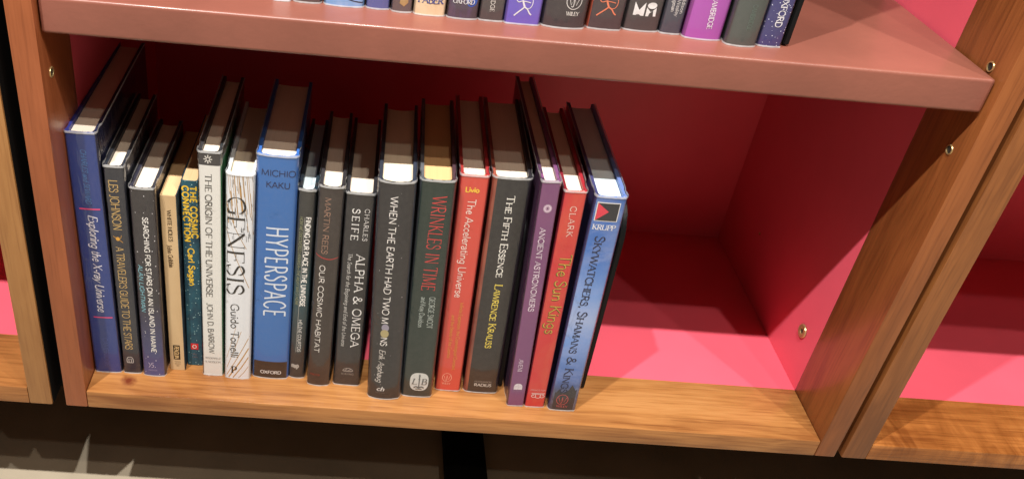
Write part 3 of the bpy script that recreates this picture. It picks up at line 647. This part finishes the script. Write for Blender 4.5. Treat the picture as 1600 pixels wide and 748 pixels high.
# 11
b = spec('seife', 234.8, 34.5, 25.2, 212.6, 133, -.2, -1, 1.0, 4, 'dark grey book with a small arched ship mark and white serif title',
    [J('graphite_jacket', (40, 42, 48), 212), J('graphite_side', (48, 48, 52), 212), J('graphite_front', (42, 42, 46), 212)], P_white)
put = b[3]
put('author_lettering', (235, 235, 235), lambda q: (q.vtext('CHARLES', (6.4, 198.8, 6.1, 166.4, 3.8), track=.12, **SERIFL), q.vtext('SEIFE', (-2.7, 198.6, -2.8, 166.4, 5.9), track=.16, **SERIF)))
put('title_lettering', (238, 238, 238), lambda q: q.vtext('ALPHA & OMEGA', (3.9, 152.3, 4.8, 48, 7.4), track=.06, **SERIFL))
put('subtitle_lettering', (205, 205, 203), lambda q: q.vtext('The Search for the Beginning and End of the Universe', (-5, 153, -5.7, 48, 3.4), serif=.05, wt=.13, con=.5, slant=.2))
put('publisher_mark', (168, 166, 164), lambda q: q.shape((.4, 20.2, 9.6, 7), [(circ(13, .95, 0, -.6, 0, 180), .5, False, False), ([(-1, -.6), (1, -.6)], .6, False, False), ([(-.8, -.85), (.8, -.85)], .4, False, False), ([(-.5, -.4), (-.1, .3), (.3, .35), (.5, -.1), (.1, -.3)], .5, True, False)]))
put('publisher_lettering', (150, 148, 146), lambda q: q.htext('VIKING', (.3, 14.3, 11.5, 2.2), track=.2, **SANS))
# 12
b = spec('moons', 270.4, 21.2, 30.2, 234.6, 136, -2.1, -1.5, 3.6, 2.2, 'thick charcoal book with rounded spine and two tiny moons in the white title',
    [J('moon_jacket', (40, 42, 48), 234, dots=(150, .055, (.6, .6, .62, 1))), J('moon_side', (44, 50, 62), 234), J('moon_front', (46, 54, 70), 234)], P_cream)
put = b[3]
put('title_lettering', (242, 240, 238), lambda q: (q.vtext('WHEN THE EARTH HAD TWO M', (-1.5, 222.4, -3.1, 90.6, 5.8), wt=.115, con=.95), q.vtext('NS', (-3, 75.4, -3, 65, 5.7), wt=.115, con=.95)))
put('moon_picture', (150, 146, 164), lambda q: q.shape((-2.4, 86.2, 6.6, 8.2), [], [circ(20)]))
put('moon_picture', (172, 160, 118), lambda q: q.shape((-2.7, 79.6, 7.4, 9), [], [circ(20)]), .0003)
put('author_lettering', (216, 212, 208), lambda q: q.vtext('Erik Asphaug', (-3.5, 60.6, -4.6, 20.5, 5.4), serif=.05, wt=.12, con=.5, slant=.2))
put('publisher_mark', (222, 222, 222), lambda q: q.htext('ch', (-3.6, 12.8, 7.4, 5.4), wt=.16, con=.6, slant=.3))
put('publisher_lettering', (110, 108, 106), lambda q: q.htext('CUSTOM HOUSE', (-3.4, 8, 9, 1.3), **THIN))
# 13
b = spec('wrink', 301, 25.8, 28.8, 235.6, 146, -1.6, -1.85, 1.8, 3, 'dark green book with red condensed serif title and a white oval emblem at its foot',
    [G2('bottle_green_jacket', [(0, (46, 56, 56)), (.3, (36, 52, 51)), (1, (24, 47, 45))], 235), J('grey_back', (88, 92, 98), 235, mott=(30, .7, lin(56, 60, 66), (1, 1, .2))), J('plum_front', (70, 48, 56), 235)], P_yellow, lk=-.44, rk=.455)
put = b[3]
put('title_lettering', (206, 70, 70), lambda q: q.vtext('WRINKLES IN TIME', (2.7, 222.2, .7, 126.2, 11.4), serif=.07, wt=.072, con=.5, track=.05))
put('author_lettering', (168, 180, 176), lambda q: (q.vtext('GEORGE SMOOT', (5.4, 119.4, 5.5, 84, 4.9), serif=.06, wt=.13, con=.45), q.vtext('and Keay Davidson', (-2.1, 118.8, -2.6, 84.6, 4.4), serif=.05, wt=.12, con=.5)))
put('oval_emblem', (206, 208, 206), lambda q: q.shape((1.6, 19, 17.2, 22), [], [[(math.copysign(abs(math.cos(R(a)))**.7, math.cos(R(a))), math.copysign(abs(math.sin(R(a)))**.7, math.sin(R(a)))) for a in range(0, 360, 9)]]), .0001, 8)
put('emblem_lettering', (96, 100, 102), lambda q: (q.htext('L', (-3.0, 19.5, 5, 7), serif=.2, wt=.15, con=.4, slant=.2), q.htext('B', (6.0, 19.5, 5, 7), serif=.2, wt=.15, con=.4, slant=.1),
    q.shape((1.6, 19, 17, 22), [([(0, -.6), (0, .6)], 1.0, False, False), ([(-.06, .62), (.0, .85), (.08, .62)], .6, True, False), ([(-.55, -.66), (-.3, -.52), (0, -.62), (.3, -.52), (.55, -.66)], 1.2, True, False), ([(-.35, -.78), (.35, -.78)], .9, False, False), ([(-.12, .3), (.12, .3)], .6, False, False)])), .0004)
# 14
b = spec('livio', 331.2, 36.3, 24.0, 236.6, 147, -1.6, -1.8, 1.0, 4, 'coral red book with yellow author name across the top of its spine',
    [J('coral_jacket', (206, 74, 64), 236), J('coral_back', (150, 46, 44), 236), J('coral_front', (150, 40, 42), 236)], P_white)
put = b[3]
put('author_lettering', (240, 190, 70), lambda q: q.htext('Livio', (-.9, 223.8, 11.5, 4.7), wt=.24, con=.9))
put('title_lettering', (236, 224, 216), lambda q: q.vtext('The Accelerating Universe', (-.1, 215, -1.2, 112.2, 6.6), wt=.10, con=.95))
put('subtitle_lettering', (224, 148, 68), lambda q: (q.vtext('Infinite Expansion, the Cosmological Constant,', (3, 107, 3.4, 26, 3.2), wt=.13, con=.8), q.vtext('and the Beauty of the Cosmos', (-3.1, 92.2, -2.6, 40.8, 3.2), wt=.13, con=.8)))
put('publisher_mark', (232, 170, 150), lambda q: wjv(q, (-1.8, 16.6, 8.6, 10.4)))
put('publisher_lettering', (232, 170, 150), lambda q: q.htext('WILEY', (-1.9, 8.9, 7.9, 2.2), **SERIF))
# 15
b = spec('fifth', 362.8, 36.9, 32.2, 236.7, 147, -1.8, -1.6, 1.6, 3, 'thick black book with a rust red edge strip and yellow author name along the spine',
    [G2('black_jacket', [(0, (44, 40, 42)), (.2, (38, 38, 42)), (1, (40, 42, 47))], 236), J('rust_back', (150, 78, 62), 236, mott=(60, .7, lin(92, 40, 40), (1, 1, .4))), J('black_front', (36, 34, 40), 236)], P_white, lk=-.40)  # warm tint at the foot is the wood shelf's reflection, painted in
put = b[3]
put('title_lettering', (238, 236, 230), lambda q: q.vtext('The Fifth Essence', (.6, 221, 1.3, 137.2, 6.3), smallcaps=True, **SERIF))
put('author_lettering', (226, 206, 92), lambda q: q.vtext('Lawrence Krauss', (1.9, 130, 1.3, 56, 6.6), smallcaps=True, **SERIF))
put('publisher_lettering', (206, 204, 200), lambda q: q.htext('RADIUS', (1.3, 9.8, 16.4, 3.3), wt=.17, con=.8))
put('imprint_lettering', (150, 146, 144), lambda q: q.htext('HUTCHINSON', (1.1, 14, 16, 1.8), **SANS))
# 16
b = spec('anc', 395, 22.5, 15.8, 245.4, 197, -2.75, -.2, .5, 4, 'narrow deep purple book with a pale ring emblem near the top',
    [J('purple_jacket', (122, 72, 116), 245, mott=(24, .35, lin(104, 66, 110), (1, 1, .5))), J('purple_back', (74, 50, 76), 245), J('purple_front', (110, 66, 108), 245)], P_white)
put = b[3]
put('ring_emblem', (214, 190, 210), lambda q: q.shape((.1, 220.7, 6.8, 8), [(circ(24, .68), 1.5, False, True), (circ(24, .98), .25, False, True), (circ(14, .34), .35, False, True)]))
put('title_lettering', (226, 212, 226), lambda q: q.vtext('ANCIENT ASTRONOMERS', (-1, 202, .1, 114, 4.6), **SERIF))
put('author_lettering', (214, 196, 214), lambda q: q.vtext('AVENI', (-1.2, 58.4, -1, 43.6, 3.9), **SERIF))
put('arch_window_mark', (216, 206, 216), lambda q: q.shape((-.1, 25, 8.2, 8), [([(0, -.95), (0, .85)], .5, False, False), ([(-.95, -.1), (.95, -.1)], .5, False, False)], [[(-.95, -1), (-.08, -1), (-.08, -.18), (-.95, -.18)], [(.08, -1), (.95, -1), (.95, -.18), (.08, -.18)], [(-.95, 0), (-.08, 0), (-.08, .9), (-.5, .75), (-.8, .45)], [(.08, 0), (.95, 0), (.8, .45), (.5, .75), (.08, .9)]]))
put('publisher_lettering', (160, 134, 164), lambda q: q.htext('ST REMY', (0, 19.4, 8.4, 1.5), **THIN))
# 17
b = spec('sun', 413.2, 23.1, 18.8, 237.8, 149, -2.1, -.8, .8, 4, 'mottled red book with ornate gold green title and a scrolled capital mark',
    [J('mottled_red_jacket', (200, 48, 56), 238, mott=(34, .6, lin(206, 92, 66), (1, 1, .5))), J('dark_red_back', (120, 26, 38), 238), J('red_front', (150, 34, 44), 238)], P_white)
put = b[3]
put('author_lettering', (228, 200, 190), lambda q: q.vtext('CLARK', (.3, 224.6, 1.2, 195, 4.8), track=.14, **SERIFL))
put('title_shadow', (86, 96, 44), lambda q: q.vtext('The Sun Kings', (1.9, 176.4, 1.0, 89.3, 9.6), serif=.08, wt=.135, con=.6), .0001)
put('title_lettering', (206, 172, 78), lambda q: q.vtext('The Sun Kings', (2.3, 177, 1.4, 89.9, 9.6), serif=.08, wt=.085, con=.6), .0004)
put('capital_mark', (228, 206, 206), lambda q: q.shape((1.4, 14.6, 12.6, 7.8), [([(-1, .75), (1, .75)], .6, False, False), ([(-.9, .45), (.9, .45)], .5, False, False), ([(-.4, .4), (-.35, -.3), (-.65, -.6), (-.95, -.2), (-.8, .2), (-.6, 0)], .6, True, False), ([(.4, .4), (.35, -.3), (.65, -.6), (.95, -.2), (.8, .2), (.6, 0)], .6, True, False), ([(-.4, -.3), (-.2, -.7), (.2, -.7), (.4, -.3)], .6, True, False)]))
put('publisher_lettering', (214, 160, 160), lambda q: q.htext('PRINCETON', (.8, 21.6, 14, 1.8), track=.15, **SANS))
# 18
b = spec('sky', 439.2, 21.4, 25.8, 236.4, 168, -1.4, -.9, 1.2, 3.2, 'sky blue clouded book with a red triangle square at its top, last in row',
    [G2('cloudy_blue_jacket', [(0, (64, 62, 74)), (.10, (66, 74, 104)), (.16, (72, 104, 170)), (.36, (108, 148, 216)), (.46, (158, 178, 222)), (.58, (116, 154, 218)), (.75, (60, 112, 190)), (1, (64, 104, 176))], 236, mott=(22, .35, lin(170, 180, 218), (1, 1, 2.2))), J('violet_back', (58, 60, 104), 236), J('blue_cover_front', (96, 120, 176), 236)], P_blue, lk=-.44)
put = b[3]
put('mountain_print', (54, 54, 60), lambda q: q.poly([(u*HM, z*HM) for u, z in ((-12.4, 1), (12.4, 1), (12.4, 30), (8.5, 26), (4.6, 33), (1.8, 26), (-3, 22), (-6.5, 27), (-9, 22), (-12.4, 25))]), .00008, 8)
put('emblem_frame', (230, 228, 226), lambda q: q.shape((-1.1, 222.7, 18.8, 18), [], [[(-1, -1), (1, -1), (1, 1), (-1, 1)]]), .0001, 8)
put('emblem_square', (44, 48, 56), lambda q: q.shape((-1.1, 222.7, 17.4, 16.4), [], [[(-1, -1), (1, -1), (1, 1), (-1, 1)]]), .00025, 8)
put('emblem_triangle', (216, 62, 82), lambda q: q.shape((-1.1, 222.7, 17.4, 16.4), [], [[(-1, -1), (.12, .05), (-1, 1)]]), .0004, 8)
put('author_lettering', (224, 226, 232), lambda q: q.htext('KRUPP', (-1, 207.9, 18.8, 4.9), **SERIF))
put('title_lettering', (32, 42, 74), lambda q: q.vtext('Skywatchers, Shamans & Kings', (-1.9, 199.4, -1.8, 22.4, 7.9), smallcaps=True, **SERIF))
put('publisher_mark', (196, 92, 98), lambda q: wjv(q, (-1.8, 13.9, 10.6, 12.6)), .0003)
put('publisher_lettering', (196, 92, 98), lambda q: q.htext('WILEY', (-.9, 5.4, 10.4, 2.4), track=.15, **SERIF), .0003)

# ------------------------------------------------------------------ book ends
def bookend(x, y, lean, label, hh, dd):
    r = empty('bookend', (x, y, .0012), label, 'bookend', None, (0, R(lean), 0))
    bm = bmesh.new(); rad = .035; pts = [(0, 0), (dd, 0)]
    pts += [(dd-rad+rad*math.cos(R(a)), hh-rad+rad*math.sin(R(a))) for a in range(0, 91, 10)]
    pts += [(rad+rad*math.cos(R(a)), hh-rad+rad*math.sin(R(a))) for a in range(90, 181, 10)]
    for t in (0, .0046): [bm.verts.new((t, p[0], p[1])) for p in pts]
    bm.verts.ensure_lookup_table(); n = len(pts)
    bm.faces.new(bm.verts[:n]); bm.faces.new(bm.verts[n:])
    for i in range(n): bm.faces.new((bm.verts[i], bm.verts[(i+1) % n], bm.verts[n+(i+1) % n], bm.verts[n+i]))
    bmesh.ops.bevel(bm, geom=list(bm.edges), offset=.0009, segments=2, affect='EDGES')
    link('upright_plate', bm, BLACKM, r, True)
    link('base_tongue', box_bm(-.0, .0046, .004, dd-.004, -.0010, .0002, .0002), BLACKM, r)
    return r
bookend(.4612, .0490, -.6, 'black steel bookend at the open right end of the row of books', .208, .12)
bookend(.3802, .0440, -2.2, 'black steel bookend squeezed between the thick black book and the purple book', .19, .10)

# ------------------------------------------------------------------ books on the upper shelf (only their feet are in the picture)
UB = 'books on the upper shelf'
def upper(x0, x1, y, h, label, cols, fn=None, bulge=1.8, d=140, **k):
    w_ = (x1-x0)*.76-.5; x = (x0+x1)/2*.76; y_ = y*.76
    rt, jk, fr = make_book(x*HM, y_*HM+bulge*HM, H, w_*HM, h*HM, d*HM, 0, 0, bulge, 2.4, label, cols, P_white, group=UB, **k)
    def put(name, col, f, off=.00016, cuts=0):
        pen = Pen(); f(pen); return pen.build(name, ink(*col), jk, fr, off, cuts, w_*HM)
    if fn: fn(put)
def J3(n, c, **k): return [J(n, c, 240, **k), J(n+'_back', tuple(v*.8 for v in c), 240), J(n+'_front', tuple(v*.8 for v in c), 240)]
upper(208.5, 226.5, 49.5, 236, 'white footed book, leftmost seen on the upper shelf', J3('white_foot', (215, 220, 225)))
upper(228.5, 255.5, 50.5, 228, 'grey brown book beside the white footed one on the upper shelf', J3('brown_foot', (84, 72, 72)))
upper(257.5, 296.5, 49, 240, 'pale blue and white book with a dark curve on the upper shelf', J3('pale_blue_foot', (112, 162, 216), mott=(20, .8, lin(206, 208, 230), (1, 1, .5))),
    lambda p: p('curved_print', (38, 48, 70), lambda q: q.stroke(spline([(-.0135, .0135), (-.004, .0085), (.006, .005), (.0135, .0036)], False), lambda a, b: .0007)), 2.6)
upper(297.5, 321, 50.2, 232, 'plain slate violet book with rounded foot on the upper shelf', J3('slate_violet', (88, 98, 156)), None, 2.4)
upper(321.8, 342, 47.4, 232, 'grey book with a golden picture at its foot on the upper shelf', J3('picture_grey', (98, 86, 88)),
    lambda p: (p('gold_picture', (176, 142, 98), lambda q: q.shape((1, 12, 9.5, 15), [], [[(-.8, .9), (-1, .2), (-.5, -.1), (-.6, -.7), (.1, -1), (.7, -.6), (.6, .1), (1, .5), (.5, 1)]])), p('picture_detail', (222, 200, 160), lambda q: q.shape((1, 14, 5, 8), [], [[(-.8, .3), (-.2, -.9), (.6, -.3), (.9, .6), (.1, 1)]]), .0003)), 2.0)
def f_(p): p('publisher_lettering', (58, 72, 142), lambda q: q.htext('FABER', (0, 11.7, 18.2, 4.9), **SERIF))
upper(342.9, 374, 45.4, 222, 'cream book with blue lettering at its foot on the upper shelf', J3('cream_foot', (226, 204, 170), mott=(50, .4, lin(200, 160, 110), (1, 1, 1))), f_, 1.8)
def f_(p):
    p('blue_patch', (44, 84, 176), lambda q: q.shape((5.4, 14, 8, 9), [], [circ(18)]), .0001)
    p('publisher_lettering', (226, 226, 230), lambda q: q.htext('OXFORD', (-.2, 13.1, 15.5, 3.2), **SERIF), .0003)
upper(374.8, 405, 43.9, 240, 'violet black book with blue patch behind white lettering on the upper shelf', J3('violet_black', (74, 66, 76), mott=(30, .5, lin(112, 88, 150), (1.6, 1, .4))), f_, 2.2)
def f_(p): p('publisher_lettering', (214, 210, 206), lambda q: q.vtext('ROUTLEDGE', (-1.0, 31.6, -.2, 7, 2.9), **SERIF))
upper(405.6, 429.6, 45.5, 236, 'slim grey black book with white lettering running down on the upper shelf', J3('grey_black', (76, 70, 72)), f_, .8)
ARCH_S = [([(-.28, .62), (-.1, .2), (.02, -.05)], 1.3, True, False), ([(.0, -.05), (-.25, -.3), (-.75, -.75), (-1, -1)], .95, True, False), ([(.02, -.05), (.35, -.25), (.62, -.62), (.85, -.8)], .95, True, False),
          ([(-.3, .58), (-.7, .42), (-.95, .62)], .6, True, False), ([(-.2, .55), (.25, .5), (.62, .42)], .6, True, False), ([(.2, 1.0), (.75, .8), (.82, .3), (.62, -.1), (.2, -.2)], .5, True, False)]
def arch(q, box): q.shape(box, ARCH_S, [[(x*.14-.28, y_*.14+.85) for x, y_ in circ(12)]])
upper(429.8, 464.5, 43.6, 240, 'bright violet book with a small white archer figure on the upper shelf', J3('bright_violet', (106, 92, 190), mott=(20, .4, lin(136, 110, 190), (1, 1, .4))), lambda p: p('archer_emblem', (228, 226, 232), lambda q: arch(q, (-.1, 13.5, 13.3, 14.5))), .5)
def f_(p):
    p('publisher_mark', (214, 212, 210), lambda q: wjv(q, (4.6, 20.7, 10.9, 12.1), .55))
    p('publisher_lettering', (222, 220, 216), lambda q: q.htext('WILEY', (5.0, 11.4, 9.2, 2.8), **SERIF))
upper(465.3, 508.2, 43.0, 244, 'thick black book with a round white monogram on the upper shelf', J3('wide_black', (62, 58, 62)), f_, 3.6)
b_or = [J('orange_archer_jacket', (70, 60, 64), 240), J('orange_edge', (176, 84, 62), 240), J('orange_archer_front', (56, 52, 58), 240)]
upper(510.4, 544.6, 48.8, 242, 'black book with an orange archer figure and orange edge on the upper shelf', b_or, lambda p: p('archer_emblem', (226, 128, 98), lambda q: arch(q, (-.1, 17.5, 15, 14.5))), 1.6, lk=-.44)
def f_(p): p('publisher_mark', (228, 228, 228), lambda q: q.shape((.1, 17, 16.7, 10.4), [], [[(-1, -1), (-1, .9), (-.55, -.2), (-.08, .95), (-.08, -1)], [(.08, -1), (.08, .25), (.5, -.4), (.95, .25), (1, -1)], [(x*.42+.52, y_*.46+.55) for x, y_ in circ(16)]]))
upper(545.9, 582.6, 53.2, 238, 'dark grey book with a blocky white letter mark on the upper shelf', J3('iron_grey', (68, 64, 66)), f_, 2.6)
def f_(p): p('publisher_lettering', (206, 204, 204), lambda q: (q.vtext('Addison', (3.9, 30.3, 4.1, 15.9, 2.5), **SERIF), q.vtext('Wesley', (.2, 26.1, .9, 13.7, 2.5), **SERIF), q.vtext('Longman', (-3.0, 30.7, -2.6, 17, 2.5), **SERIF)))
upper(582.9, 604.2, 52.8, 236, 'narrow charcoal book with three short lines of white print on the upper shelf', J3('blue_charcoal', (70, 72, 84)), f_, 1.4)
def f_(p): p('publisher_lettering', (232, 220, 236), lambda q: q.vtext('CAMBRIDGE', (.8, 32.8, 2.3, 8.4, 3.6), **SERIF))
upper(604.6, 643, 45.4, 246, 'bright magenta purple book with white lettering on the upper shelf', J3('magenta_purple', (168, 84, 172)), f_, 2.4)
def f_(p): p('publisher_lettering', (96, 112, 106), lambda q: q.vtext('CAMBRIDGE', (1.2, 31.8, 1.6, 12.2, 3.2), **SERIF))
upper(643.4, 674.6, 36.8, 246, 'grey green book with barely readable lettering on the upper shelf', J3('grey_green', (78, 84, 82)), f_, 3.0)
def f_(p): p('publisher_lettering', (226, 226, 234), lambda q: q.vtext('OXFORD', (1.2, 39.4, 1.4, 15.2, 4.6), **SERIF))
upper(675.6, 700.7, 42.2, 240, 'navy book sprinkled with white stars, last on the upper shelf', [J('starry_navy', (62, 62, 112), 240, dots=(420, .15, (.7, .74, .9, 1))), J('starry_back', (50, 52, 80), 240), J('starry_front', (26, 28, 40), 240)], f_, 1.6)
e = bookend(.5345, .036, 0, 'black steel bookend beside the starry navy book on the upper shelf', .16, .11); e.location.z = H+.0012
